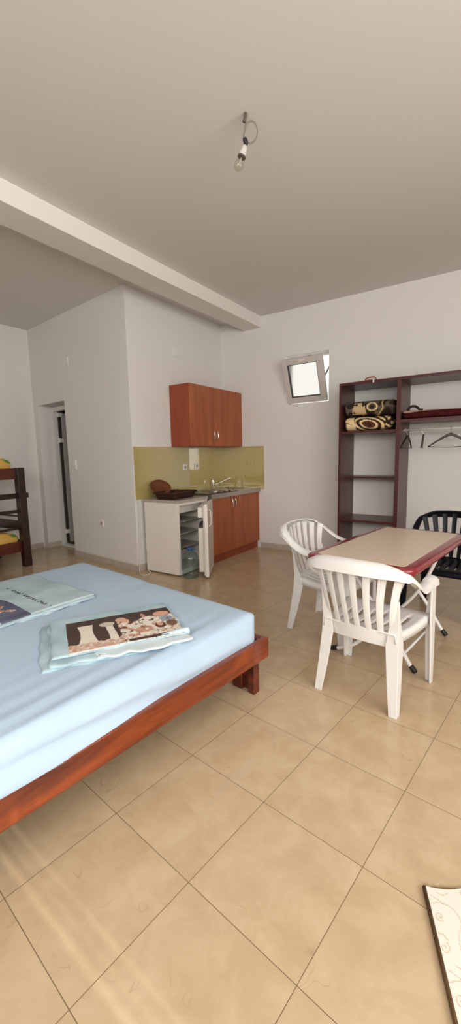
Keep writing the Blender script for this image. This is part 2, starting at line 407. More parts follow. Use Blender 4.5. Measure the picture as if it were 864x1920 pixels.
bm = B(); tube(bm, [MS @ Vector((sw/2-.01, -.01, sh*.52)), Vector((WX1-.02, .09, WZ1-.17))], .008); obj('stay_arm', bm, M_SEAL, wn)
bm = B(); box(bm, (WX0+.3, .055, WZ1-.035), (WX0+.36, .072, WZ1-.015)); obj('latch_plate', bm, M_DSTEEL, wn)
bm = B(); box(bm, (-.03, -st-.012, sh-.045), (.05, -st, sh-.02), MS); obj('latch', bm, M_PVC, sash, bevel=.003)

# ---------------------------------------------------------------- double bed frame
BT = -.112
bed = thing('bed_frame', 'low varnished reddish brown wooden double bed frame carrying the blue mattress', 'bed', (2.50, -3.222, 0), BT)
BW, BL = 1.66, 2.0            # local -y width, local -x length
def bbox(name, lo, hi, m=M_BEDX, **k):
    b_ = B(); box(b_, lo, hi); return obj(name, b_, m, bed, bevel=.006, **k)
bbox('side_rail', (-.042, -BW, .205), (0, 0, .318), M_BED)
bbox('side_rail', (-BL, -BW, .205), (-BL+.042, 0, .318), M_BED)
bbox('end_rail', (-BL+.042, -.045, .205), (-.042, -.003, .318))
bbox('end_rail', (-BL+.042, -BW+.003, .205), (-.042, -BW+.045, .318))
for lx in (-.06, -BL+.042+.118):
    for ly, s in ((-.045, -1), (-BW+.045, 1)):
        b_ = B()
        xa, xb = (lx, lx+.045) if lx > -1 else (lx-.118, lx-.073)
        box(b_, (xa-.02, ly-.05, 0), (xb-.022, ly+.0, .30))
        box(b_, (xa-.14, ly-.045, 0), (xa-.07, ly+.0, .21))
        box(b_, (xa-.075, ly-.02, 0), (xa-.015, ly-.0, .21))
        obj('leg', b_, M_BEDX, bed, bevel=.004)
for k in range(11):
    y = -.14-k*.138
    bbox('slat', (-BL+.045, y-.04, .212), (-.045, y+.04, .228))

# mattress in a fitted sheet: bulging rounded block with creases along its long edge
def mattress():
    A = Vector((2.452, -3.245)); Bq = Vector((.575, -2.985)); 
    e = (Bq-A); n_ = Vector((-e.y, e.x)).normalized()
    if n_.y > 0: n_ = -n_
    n_ = (n_+Vector((.035, 0))).normalized()
    W_ = 1.60; NU, NV = 120, 96; zt, zb, r = .468, .236, .055
    bm_ = B()
    # profile param across v: side(A edge side) ... build by superellipse-like mapping
    def surf(u, v):
        # u in [-1,1] along e, v in [-1,1] across; square domain wrapped over top and sides
        def wrap(t, half):
            # t in [-1,1] -> (pos, drop)
            a = abs(t)*(half+(zt-zb))
            s = 1 if t >= 0 else -1
            flat = half-r; arc = r*PI/2
            if a <= flat: return s*a, 0
            if a <= flat+arc:
                th = (a-flat)/r; return s*(flat+r*math.sin(th)), r*(1-math.cos(th))
            return s*half, min(r+(a-flat-arc), zt-zb)
        hu, hv = e.length/2, W_/2
        pu, dz1 = wrap(u, hu); pv, dz2 = wrap(v, hv)
        dz = max(dz1, dz2) if (dz1 < .05 or dz2 < .05) else max(dz1, dz2)
        return pu, pv, dz
    grid = []
    for j in range(NV+1):
        row = []
        for i in range(NU+1):
            u = -1+2*i/NU; v = -1+2*j/NV
            pu, pv, dz = surf(u, v)
            # rounded plan corners
            cu, cv = e.length/2-.07, W_/2-.07
            if abs(pu) > cu and abs(pv) > cv:
                dx, dy = abs(pu)-cu, abs(pv)-cv; l = math.hypot(dx, dy)
                if l > .07: k_ = .07/l; pu = math.copysign(cu+dx*k_, pu); pv = math.copysign(cv+dy*k_, pv)
            P = A+e*.5+e.normalized()*pu+n_*(W_/2)+n_*pv
            z = zt-dz
            # world side facing +x (pu negative side = A end)
            x = P.x; y = P.y
            du_ = pu+e.length/2            # distance from the window-side long edge
            dv_ = pv+W_/2
            out = 0
            if dz > 0.02:
                z += 0
                bul = math.sin(PI*min(1, dz/(zt-zb)))
                out = .012*bul
                out += .013*math.sin(dz*58+dv_*4.2+1.2*noise.noise(Vector((dv_*2.2, dz*6, 4))))*min(1, .25+dv_*1.2)*bul + .006*noise.noise(Vector((dv_*3, dz*22, pu*2)))
            else:
                w = math.exp(-du_*6.5)*min(1, dv_*2)
                z += w*.006*(noise.noise(Vector((du_*26+dv_*2.5, dv_*1.6, 1)))) + w*.0065*math.sin(du_*62+dv_*5+1.5*noise.noise(Vector((du_*4,dv_*2,0))))
                z += .006*noise.noise(Vector((pu*1.5, pv*1.5, 3)))
                # joint of two foam blocks
                z -= .005*math.exp(-((du_-.95-.05*dv_)/.05)**2)*math.exp(-dv_*4)
            if abs(pu) >= e.length/2-.002: P = P+e.normalized()*math.copysign(out, pu)
            if abs(pv) >= W_/2-.002: P = P+n_*math.copysign(out, pv)
            # hem hangs lower further along, covering the rail top
            if pu < 0 and dz > .1: P = P-e.normalized()*.02*min(1, max(0, dv_-.25)*1.3)*(dz/.23)
            row.append(bm_.verts.new((P.x, P.y, z)))
        grid.append(row)
    for j in range(NV):
        for i in range(NU):
            bm_.faces.new((grid[j][i], grid[j][i+1], grid[j+1][i+1], grid[j+1][i]))
    border = [grid[0][i] for i in range(NU)]+[grid[j][NU] for j in range(NV)]+[grid[NV][i] for i in range(NU, 0, -1)]+[grid[j][0] for j in range(NV, 0, -1)]
    try: bm_.faces.new(border)
    except ValueError: pass
    o = obj('mattress', bm_, M_SHEET, smooth=True)
    return tag(o, 'large double mattress in a pale blue fitted sheet lying on the low wooden bed', 'mattress')
mattress()
ZM = .47

# folded printed bed linen --------------------------------------------------
def set_print(o, cols):
    a_ = o.data.color_attributes.new('print', 'FLOAT_COLOR', 'POINT')
    for i, c in enumerate(cols): a_.data[i].color = (*c, 1)

def cloth_sheet(name, parent, o0, U, V, lu, lv, z0, paint, nu, nv, m, wav=.006, seed=0, edge_w=.008, thick=.006):
    bm_ = B(); rows = []; cols = []
    for j in range(nv+1):
        row = []
        for i in range(nu+1):
            s, t = i/nu, j/nv
            x = s*lu; y = t*lv
            q = Vector((x*5+seed*3.1, y*5, seed))
            # edges wander and droop
            ex = edge_w*noise.noise(Vector((y*14, seed*1.7, 2)))*(1 if s > .95 or s < .05 else .3)
            ey = edge_w*noise.noise(Vector((x*14, seed*2.3, 5)))*(1 if t > .95 or t < .05 else .3)
            h = wav*noise.noise(q)+wav*.4*noise.noise(q*3.1)
            dr = min(s, 1-s, 1)*lu; dt = min(t, 1-t)*lv; d_ = min(dr, dt)
            h -= max(0, (.012-d_)/.012)**2*thick*.9
            P = Vector(o0)+U*(x+ex)+V*(y+ey)
            row.append(bm_.verts.new((P.x, P.y, z0+h))); cols.append(paint(x, y, s, t))
        rows.append(row)
    for j in range(nv):
        for i in range(nu):
            bm_.faces.new((rows[j][i], rows[j][i+1], rows[j+1][i+1], rows[j+1][i]))
    o = obj(name, bm_, m, parent, smooth=True, solid=thick*.5)
    set_print(o, cols)
    return o

AQ = s2l((184, 208, 216)); AQD = s2l((140, 168, 180)); DARK = s2l((72, 64, 60)); CREAM = s2l((226, 216, 202)); PINK = s2l((196, 150, 130)); SKIN = s2l((214, 168, 144)); BRN = s2l((100, 62, 48)); GRYB = s2l((150, 160, 176))
def mixc(a, b, t): return tuple(x*(1-t)+y*t for x, y in zip(a, b))
def aq(x, y, k=0):
    n_ = noise.noise(Vector((x*9, y*9, k)))
    return mixc(AQ, AQD, max(0, min(1, .35+.8*n_)))

def print_near(x, y, s, t):
    # panel coordinates: x along the long side, y towards the near side
    px, py = (x-.07)/.53, (y-.085)/.365
    if not (0 <= px <= 1 and 0 <= py <= 1): return aq(x, y, 1)
    c = mixc(DARK, BRN, max(0, min(.35, .2+.4*noise.noise(Vector((x*20, y*20, 4))))))
    def ell(cx, cy, rx, ry): return ((px-cx)/rx)**2+((py-cy)/ry)**2 < 1
    w = .055+.03*((py-.45)/.35)**2
    if .2 < py < .8 and abs(px-.17) < w: c = CREAM
    if .25 < py < .85 and abs(px-.375-.02*py) < .028+.012*py: c = CREAM
    if ell(.365, .27, .07, .08): c = s2l((196, 186, 172))
    wob = .05*math.sin(px*23)+.05*noise.noise(Vector((px*12, py*12, 7)))
    if px > .46 and py > .30-.12*px*0+wob and py < .9:
        nn = noise.noise(Vector((px*16, py*9, 9)))
        c = CREAM if nn > -.15 else (PINK if nn > -.4 else BRN)
        if nn > .42: c = s2l((240, 236, 226))
    for cx, cy, rx, ry, cc in ((.5, .2, .05, .07, SKIN), (.54, .27, .035, .06, SKIN), (.72, .2, .02, .1, PINK), (.9, .22, .08, .1, SKIN), (.63, .68, .05, .09, PINK), (.83, .62, .05, .1, BRN), (.83, .58, .03, .06, SKIN), (.94, .6, .05, .11, s2l((120, 92, 76))), (.92, .42, .06, .1, GRYB), (.61, .5, .05, .1, CREAM), (.76, .4, .09, .13, CREAM), (.70, .35, .012, .02, DARK), (.79, .38, .014, .025, DARK), (.76, .4, .012, .025, DARK), (.62, .47, .012, .02, DARK), (.55, .66, .014, .02, DARK)):
        if ell(cx, cy, rx, ry): c = cc
    lim = .78+.08*noise.noise(Vector((px*14, 0, 1)))
    if py > lim and px < .5: c = mixc(PINK, CREAM, max(0, min(1, .4+noise.noise(Vector((px*30, py*20, 2))))))
    if py > .97: c = s2l((232, 232, 228))
    if px > .4 and py > .3 and c != DARK:
        e_ = abs(noise.noise(Vector((px*13, py*7, 21))))
        if e_ < .035: c = mixc(c, DARK, .75)
    return c

def linen_near():
    U = Vector((.533, .846, 0)); V = Vector((.845, -.535, 0))
    o0 = (1.600, -4.012, 0)
    t = thing('folded_duvet_cover', 'folded aqua duvet cover with dark brown picture print lying near the bed edge', 'bedding', (0, 0, 0))
    pl = lambda k: (lambda x, y, s, tt: aq(x, y, k))
    c0 = Vector(o0)
    cloth_sheet('folded_layer', t, c0-U*.012+V*.0, U, V, .60, .505, ZM+.006, pl(3), 60, 50, M_PRINT, .004, 1, .011, .008)
    cloth_sheet('folded_layer', t, c0+U*.022+V*.01, U, V, .60, .495, ZM+.014, pl(5), 60, 50, M_PRINT, .004, 2, .014, .008)
    cloth_sheet('folded_layer', t, c0+U*.20+V*.12, U, V, .44, .40, ZM+.018, lambda x, y, s, tt: mixc(aq(x, y, 8), s2l((235, 242, 246)), .6), 60, 50, M_PRINT, .004, 5, .03, .006)
    cloth_sheet('printed_top_layer', t, c0+U*.035-V*.004, U, V, .605, .455, ZM+.027, print_near, 260, 190, M_PRINT, .004, 3, .006, .008)
    b_ = B(); P = c0+U*.655+V*.425+Vector((0, 0, ZM+.022))
    tube(b_, [P-U*.14+V*.0+Vector((0, 0, -.006)), P-U*.07+V*.0, P], lambda q: .013+.006*q, 12, 4)
    obj('rolled_corner', b_, M_AQUA, t, smooth=True)
    t.location = (c0.x, c0.y, 0)
    for ch in t.children: ch.location = (-c0.x, -c0.y, 0)
linen_near()

def print_far(x, y, s, t):
    # x runs along world +x, y along world -y
    c = aq(x, y, 11); c = mixc(c, s2l((194, 210, 216)), .55)
    if y > .405+.012*math.sin(x*9) and x > .30:
        c = mixc(s2l((86, 88, 108)), s2l((120, 124, 150)), max(0, min(1, .5+noise.noise(Vector((x*6, y*6, 1))))))
        if y > .43:
            for k in range(34):
                rx = .34+.26*((k*19) % 34)/34+.012*math.sin(k*5.1); ry = .445+.115*((k*11) % 34)/34+.01*math.sin(k*2.7)
                rk = math.hypot(x-rx, y-ry)
                if rk < .013+.005*math.sin(k*3.3): c = (SKIN, s2l((228, 196, 176)), s2l((236, 224, 212)), PINK)[k % 4] if rk > .004 else BRN
        if y > .572: c = s2l((206, 208, 214))
    elif x < .42: c = mixc(c, AQD, .25)
    # lines of dark handwriting, too small to read
    tt = (x-.16)/.57
    yc = .265+.02*tt
    if 0 < tt < 1 and abs(y-yc) < .03:
        gap = math.sin(tt*19+.6) > .93 or math.sin(tt*7.3+1) > .96
        sc = .005*math.sin(tt*121)+.005*math.sin(tt*227+1)+.003*math.sin(tt*61)
        if not gap and abs(y-yc-sc) < .005: c = s2l((40, 50, 56))
        if not gap and abs(math.sin(tt*48)) > .965 and abs(y-yc) < .015: c = s2l((44, 54, 60))
    return c

def linen_far():
    ang_ = math.radians(-3)
    U = Vector((math.cos(ang_), math.sin(ang_), 0)); V = Vector((math.sin(ang_), -math.cos(ang_), 0))
    c0 = Vector((.695, -3.515, 0))
    t = thing('folded_duvet_cover', 'folded pale aqua duvet cover with handwriting and dark blue print near the far mattress edge', 'bedding', (c0.x, c0.y, 0))
    pl = lambda k: (lambda x, y, s, tt: mixc(aq(x, y, k), s2l((194, 210, 216)), .4))
    cs = [cloth_sheet('folded_layer', t, c0-U*.0+V*.0, U, V, .755, .60, ZM+.006, pl(3), 60, 50, M_PRINT, .004, 11, .02, .008),
          cloth_sheet('folded_layer', t, c0+U*.012+V*.01, U, V, .745, .585, ZM+.013, pl(6), 60, 50, M_PRINT, .004, 12, .02, .008),
          cloth_sheet('printed_top_layer', t, c0-U*.005+V*.0, U, V, .74, .585, ZM+.021, print_far, 230, 200, M_PRINT, .006, 13, .008, .008)]
    for c in cs: c.location = (-c0.x, -c0.y, 0)
linen_far()

# ---------------------------------------------------------------- plastic armchairs
def make_chair(name, label, m, loc, rz, group=None):
    t = thing(name, label, 'chair', loc, rz, group)
    prof = [(-.014, -.007), (-.010, .002), (.004, .006), (.028, .004), (.040, -.006), (.046, -.050), (.040, -.052), (.033, -.014), (.022, -.006), (.002, -.004), (-.008, -.010)]
    half = [(.238, .225, .636), (.240, .14, .642), (.246, .02, .640), (.254, -.09, .655), (.256, -.185, .706), (.238, -.262, .766), (.175, -.312, .799), (.09, -.332, .808), (0, -.338, .810)]
    path = half+[(-x, y, z) for x, y, z in half[:-1][::-1]]
    n = 6; P = catmull(path, n)
    secs = []
    for i in range(len(P)):
        tg = (P[min(i+1, len(P)-1)]-P[max(i-1, 0)]).normalized()
        ou = Vector((0, 0, 1)).cross(tg)*-1; ou = Vector((tg.y, -tg.x, 0))
        ou = -ou if ou.dot(Vector((P[i].x, P[i].y+.05, 0))) < 0 else ou
        ou.normalize(); up = Vector((0, 0, 1))
        # the back of the rim tilts over
        f_ = 1-min(1, abs(P[i].x)/.27)
        k_ = .38+.62*min(1, f_*2.2)
        secs.append([P[i]+ou*a*(1+.1*f_)+up*((b if b > -.02 else -.014+(b+.014)*k_)+(-.25*a if f_ > .1 else 0)) for a, b in prof])
    k1 = n*4; k2 = len(P)-1-n*4
    bmA = B(); loft(bmA, secs[:k1+1])
    # elbow: arm front dips down into the front leg
    arms = [obj('armrest', bmA, m, t, smooth=True)]
    bmA = B(); loft(bmA, secs[k2:]); arms.append(obj('armrest', bmA, m, t, smooth=True))
    for a_ in arms: md = a_.modifiers.new('split', 'EDGE_SPLIT'); md.split_angle = .9
    # backrest: rim + slats + foot bar
    bmB = B(); loft(bmB, secs[k1:k2+1])
    def backp(s, q):            # s across -1..1, q up 0..1
        hw = .175+.058*q+.012*math.sin(PI*q)*-1
        y = -.205-.105*q-.018*math.sin(PI*q)+(.035+.035*q)*s*s
        return Vector((s*hw, y, .385+.41*q-(.012+.022*q)*s*s*1.0))
    ns = 7
    for k in range(ns):
        s = -1+2*k/(ns-1); w_ = .084 if 0 < k < ns-1 else .10
        ring = []
        for q in [i/9 for i in range(10)]:
            c = backp(s, q); sl = backp(s-w_, q) if k else backp(s-w_*.55, q); sr = backp(s+w_, q) if k < ns-1 else backp(s+w_*.55, q)
            yv = Vector((0, .006, 0))
            ring.append([sl-yv, c-yv*1.5, sr-yv, sr+yv, c+yv*.5, sl+yv])
        loft(bmB, ring)
    bar = []
    for k in range(13):
        s = -1.1+2.2*k/12; lo = backp(s, 0); hi = backp(s, .10)
        yv = Vector((0, .007, 0)); lo = lo-Vector((0, 0, .045))
        bar.append([lo-yv, hi-yv, hi+yv, lo+yv])
    loft(bmB, bar)
    obj('backrest', bmB, m, t, smooth=False, bevel=.0025, seg=1)
    # seat with slots
    bmS = B(); xs = []; NX = 29
    for i in range(NX+1): xs.append(-1+2*i/NX)
    yv = [-.215, -.2, -.15, -.10, -.03, .04, .11, .17, .205, .225, .235, .238]
    def sp(s, y):
        f_ = (y+.215)/.45; hw = .195+.055*f_
        z = .418-.016*math.sin(PI*max(0, min(1, f_)))-.012*(1-s*s)*math.sin(PI*max(0, min(1, f_)))
        if y > .2: z -= {.205: .001, .225: .008, .235: .02, .238: .05}[y]
        return Vector((s*hw, y, z))
    g_ = [[bmS.verts.new(sp(s, y)) for s in xs] for y in yv]
    slots = {4, 8, 12, 16, 20, 24}
    for j in range(len(yv)-1):
        for i in range(NX):
            if i in slots and 2 <= j <= 5: continue
            bmS.faces.new((g_[j][i], g_[j][i+1], g_[j+1][i+1], g_[j+1][i]))
    for side in (0, NX):        # side aprons
        pr = [g_[j][side] for j in range(len(yv))]
        dn_ = [bmS.verts.new(v.co+Vector((.004*(1 if side else -1), 0, -.045 if j < 11 else 0.0))) for j, v in enumerate(pr)]
        for j in range(len(yv)-1): bmS.faces.new((pr[j], pr[j+1], dn_[j+1], dn_[j]))
    obj('seat', bmS, m, t, smooth=True, solid=.007)
    # legs: L-shaped tapering sections
    def leg(sx_, sy_, stations):
        b_ = B(); secs_ = []
        for cx_, cy_, cz_, wx, wy in stations:
            c = Vector((sx_*cx_, cy_, cz_)); th = min(.012, wy*.6)
            pts = [(0, 0), (-sx_*wx, 0), (-sx_*wx, -sy_*th), (-sx_*th, -sy_*th), (-sx_*th, -sy_*wy), (0, -sy_*wy)]
            secs_.append([c+Vector((px, py, 0)) for px, py in pts])
        loft(b_, secs_); obj('leg', b_, m, t, bevel=.004, seg=2)
    for sx_ in (1, -1):
        leg(sx_, -1, ((.214, -.224, .60, .020, .012), (.212, -.213, .50, .034, .022), (.211, -.208, .43, .054, .056), (.213, -.212, .35, .066, .078), (.222, -.235, .17, .056, .064), (.232, -.262, 0, .042, .044)))
        leg(sx_, 1, ((.268, .226, .634, .048, .085), (.268, .227, .56, .030, .078), (.269, .230, .42, .050, .078), (.270, .232, .25, .050, .064), (.270, .234, 0, .040, .042)))
    return t
chair = make_chair('plastic_armchair', 'white plastic armchair nearest the camera, its slatted back towards us, pushed under the table', M_PLASTIC, (2.972, -2.835, 0), math.radians(-7), 'white plastic armchairs at the table')
dup(chair, (2.495, -2.195, 0), math.radians(-98.5), 'white plastic armchair at the left long side of the table, turned sideways')
make_chair('plastic_armchair', 'navy black plastic armchair behind the far end of the table', M_BLACKP, (3.17, -1.44, 0), math.radians(174))

# ---------------------------------------------------------------- folding table
def make_table():
    t = thing('folding_table', 'beige topped folding table with maroon edge and white crossed tube legs', 'table', (2.945, -2.255, 0), -.134)
    zt = .722
    bm_ = B(); W_, L_ = .655, 1.25
    o_ = rrect(W_, L_, .075, 8); secs_ = []
    for d, z in ((-.012, zt-.042), (-.003, zt-.040), (0, zt-.03), (0, zt-.012), (-.004, zt-.004), (-.014, zt-.0005)):
        secs_.append([Vector((x, y, z)) for x, y in rrect(W_+2*d, L_+2*d, .075+d, 8)])
    secs_.append([Vector((x, y, zt)) for x, y in rrect(W_-.1, L_-.1, .04, 8)])
    loft(bm_, secs_); obj('tabletop', bm_, M_MAROON, t, smooth=True)
    bm_ = B(); prism(bm_, rrect(.535, 1.14, .03, 6), zt-.002, zt+.0018); obj('tabletop_inlay', bm_, M_INLAY, t)
    hw = .262
    for sy_ in (-1, 1):
        for sg in (1, -1):
            yy = sy_*.335+(.014 if sg > 0 else -.014)
            b_ = B()
            if sg > 0: pts = [(hw, yy, .020), (hw-.03, yy, .055), (.10, yy, .26), (-.06, yy, .46), (-.235, yy, .690)]
            else: pts = [(-hw, yy, .020), (-hw+.06, yy, .040), (-.10, yy, .10), (.02, yy, .235), (.12, yy, .40), (.235, yy, .690)]
            tube(b_, pts, .0125, 12, 6)
            lg = obj('leg', b_, M_WTUBE, t, smooth=True)
            b_ = B(); p0, p1 = Vector(pts[0]), Vector(pts[1]); dd = (p1-p0).normalized()
            tube(b_, [p0-dd*.012, p0-dd*.004, p0+dd*.028, p0+dd*.034], lambda q: .0165 if .1 < q < .9 else .014, 12)
            obj('rubber_foot', b_, M_RUBBER, lg, smooth=True)
    b_ = B(); tube(b_, [(hw-.07, -.335, .10), (hw-.07, .335, .10)], .008, 10); obj('stretcher', b_, M_WTUBE, t, smooth=True)
    b_ = B(); tube(b_, [(-hw+.17, -.335, .115), (-hw+.17, .335, .115)], .008, 10); obj('stretcher', b_, M_WTUBE, t, smooth=True)
    for sg in (-1, 1):
        b_ = B(); box(b_, (sg*.24-.012, -.40, zt-.062), (sg*.24+.012, .40, zt-.041)); obj('top_rail', b_, M_WTUBE, t, bevel=.003)
    for x, y in ((.27, -.575), (.305, -.30), (.305, -.05)):
        b_ = B(); lathe(b_, [(.002, zt-.056), (.008, zt-.054), (.008, zt-.041)], 10, (x-.02, y, 0)); obj('screw_cap', b_, M_WTUBE, t, smooth=True)
make_table()

# ---------------------------------------------------------------- open wardrobe
def make_wardrobe():
    x0, dpt, top = 1.935, .50, 2.105
    t = thing('open_wardrobe', 'dark mahogany open wardrobe with shelves and hanging rail against the wall', 'wardrobe', (x0, 0, 0))
    TH = .03; xd = 2.565-x0; xe = 3.74-x0
    def pan(name, lo, hi, axis_front=True):
        b_ = B(); box(b_, lo, hi); o = obj(name, b_, [M_WARD, M_WARD_E], t)
        for p in o.data.polygons:
            if p.normal.y < -.9: p.material_index = 1
        return o
    pan('side_panel', (0, -dpt, 0), (TH-.008, -.003, top-.028))
    pan('divider_panel', (xd-.012, -dpt+.001, 0), (xd+.028, -.003, top-.028))
    pan('side_panel', (xe, -dpt, 0), (xe+TH, -.003, top-.028))
    pan('top_panel', (0, -dpt-.002, top-.028), (xe+TH, -.003, top))
    for z in (1.575, 1.06, .575, .08):
        pan('shelf', (TH-.008, -dpt+(.006 if z > 1.5 or z < .9 else .20), z-.022), (xd-.012, -.003, z))
    pan('shelf', (xd+.028, -dpt+.004, 1.645), (xe, -.003, 1.672))
    b_ = B(); tube(b_, [(xd+.028, -.30, 1.567), (xe, -.30, 1.567)], .0125, 14); r_ = obj('hanging_rail', b_, mat('pale_metal_rail', (.72, .69, .65), .35, .5), t, smooth=True)
    for x in (xd+.028, xe-.008):
        b_ = B(); tube(b_, [(x, -.30, 1.567), (x+.008, -.30, 1.567)], .024, 14); obj('rail_socket', b_, M_CHROME, r_)
    return t
make_wardrobe()

def hanger(x, rz, m, label, w=.42, z=1.567):
    t = thing('clothes_hanger', label, 'hanger', (x, -.30, z), rz, 'hangers on the wardrobe rail')
    # local x along the shoulders, hook over the rail at origin
    b_ = B(); r_ = .0125+.004
    pts = [(0, 0+r_*math.sin(a), r_*math.cos(a)) for a in [math.radians(d) for d in range(-130, 91, 20)]]
    pts = pts+[(0, r_*.9, -.02), (0, .004, -.035), (0, 0, -.06)]
    tube(b_, pts, .0022, 8, 3)
    hook = obj('hook', b_, M_CHROME, t, smooth=True)
    b_ = B(); secs_ = []
    for k in range(17):
        s = -1+2*k/16; xx = s*w/2; zz = -.062-.125*abs(s)**1.25-.0; yy = .014*s*s
        hh = .017*(1-.45*abs(s)); tt = .010*(1-.3*abs(s))
        secs_.append([Vector((xx, yy+tt*math.cos(a), zz+hh*math.sin(a))) for a in [2*PI*i/10 for i in range(10)]])
    loft(b_, secs_); obj('shoulder_bar', b_, m, t, smooth=True)
    b_ = B(); tube(b_, [(-w/2*.97, .012, -.186), (0, 0, -.194), (w/2*.97, .012, -.186)], .0045, 8, 4); obj('trouser_bar', b_, M_HANGB, t, smooth=True)
    return t
hanger(2.635, math.radians(86), M_HANGB, 'black hanger on the rail beside the wardrobe divider, leftmost of three')
hanger(2.79, math.radians(98), M_HANG, 'grey hanger on the rail seen almost edge-on, between the other two')
hanger(3.05, math.radians(4), M_HANG, 'dark grey wooden hanger on the rail seen flat, right of the edge-on one')

# small red clamp on the wardrobe top
def clamp_thing():
    t = thing('spring_clip', 'small dull red clip with a white tip on top of the wardrobe', 'clip', (2.27, -.47, 2.105))
    b_ = B(); tube(b_, [(-.055, 0, .006), (-.05, 0, .024), (-.02, 0, .034), (.02, 0, .036), (.05, 0, .028), (.06, 0, .008)], .007, 8, 4); obj('bow', b_, mat('dull_red_plastic', s2l((150, 70, 60)), .5), t, smooth=True)
    b_ = B(); box(b_, (-.06, -.018, 0), (.05, .018, .01)); obj('jaw', b_, mat('dull_red_plastic_base', s2l((140, 66, 58)), .5), t, bevel=.003)
    b_ = B(); box(b_, (.035, -.05, -.03), (.05, -.034, .012)); box(b_, (.035, -.05, .0), (.05, .0, .012)); obj('tip', b_, M_OUTLET, t, bevel=.003)
clamp_thing()

# folded blankets ---------------------------------------------------------------
def blanket(name, label, x0, x1, y0, y1, z0, z1, paint, seed, sag=.012, nx=110, ny=70, group=None):
    bm_ = B(); cols = []; rows = []
    hx, hz, hy = (x1-x0)/2, (z1-z0)/2, (y1-y0)/2
    NA = ny
    for i in range(nx+1):
        s = -1+2*i/nx; row = []
        cap = (1-max(0, (abs(s)-.80)/.20)**2.2)**.5 if abs(s) < 1 else .0
        cap = max(cap, .02)
        for k in range(NA):
            a = 2*PI*k/NA; c_, s_ = math.cos(a), math.sin(a)
            p = 3.2
            r_ = (abs(c_)**p+abs(s_)**p)**(-1/p)
            yy = r_*c_*hy*cap; zz = r_*s_*hz*cap
            n_ = noise.noise(Vector((s*hx*9+seed, a*1.2, seed)))*sag+noise.noise(Vector((s*hx*25, a*3, seed+4)))*sag*.35
            yy *= 1+n_*4; zz = zz*(1+n_*3)
            if s_ < 0: zz = max(zz, -hz)
            x = (x0+x1)/2+s*hx+.012*noise.noise(Vector((a*2, seed, s)))
            row.append(bm_.verts.new((x, (y0+y1)/2+yy, max(z0+.001, (z0+z1)/2+zz))))
            cols.append(paint((s+1)/2, a, r_*c_, r_*s_))
        rows.append(row)
    for i in range(nx):
        for k in range(NA):
            j = (k+1) % NA
            bm_.faces.new((rows[i][k], rows[i+1][k], rows[i+1][j], rows[i][j]))
    bm_.faces.new(rows[0][::-1]); bm_.faces.new(rows[-1])
    o = obj(name, bm_, M_PRINT, smooth=True); set_print(o, cols)
    return tag(o, label, 'blanket', group)
TAN = s2l((206, 178, 132)); DB = s2l((48, 34, 28)); OLV = s2l((92, 84, 72)); CBR = s2l((120, 74, 52)); CRM = s2l((232, 206, 156))
def paint_low(s, a, cy, cz):
    # front face: cy<0. swirls of cream and dark brown
    u = s; v = (cz+1)/2
    if cy > .3 and abs(cz) < .9: return DB
    d = math.hypot((u-.52)*1.15+.25*(v-.5), (v-.42)*.62)
    ph = d*46
    if u < .27:
        ang_ = math.atan2(v-.35, u-.27)
        return DB if math.sin(ang_*9) > .82 and v > .42 else CRM
    if u > .86: return DB if noise.noise(Vector((u*20, v*8, 1))) > -.15 else TAN
    if d < .085: return s2l((70, 40, 32))
    w = math.sin(ph)
    if d < .19: return CRM if w > .62 else (CBR if w > .1 else s2l((84, 46, 36)))
    return CRM if w > .15 else (CBR if w > -.2 else DB)
def paint_up(s, a, cy, cz):
    u = s; v = (cz+1)/2
    n_ = noise.noise(Vector((u*6, v*2.6, 3.3)))
    c = DB if n_ < .12 else OLV
    if noise.noise(Vector((u*9+4, v*3, 8))) > .38: c = s2l((128, 108, 84))
    if abs(u-.33) < .13*(1.15-.5*v) and .12 < v < .86 and noise.noise(Vector((u*11, v*3.5, 1))) > -.30: c = s2l((196, 172, 130))
    d = math.hypot((u-.58)*1.1, (v-.55)*.42)
    if d < .135: c = OLV
    if .085 < d < .115 and v < .8: c = CRM
    if d < .05: c = DB
    d2 = math.hypot((u-.60)*1.0, (v-.6)*.3)
    if .17 < d2 < .19 and u > .62: c = TAN
    if u > .9: c = mixc(c, DB, .6)
    return c
blanket('folded_blanket', 'thick cream and dark brown swirl patterned folded blanket, lower of two in the wardrobe', 1.975, 2.515, -.485, -.10, 1.5755, 1.735, paint_low, 1.0, group='patterned blankets on the upper left wardrobe shelf')
blanket('folded_blanket', 'dark olive, black and tan patterned folded blanket, upper of two in the wardrobe', 1.968, 2.535, -.480, -.09, 1.7375, 1.905, paint_up, 5.0, group='patterned blankets on the upper left wardrobe shelf')
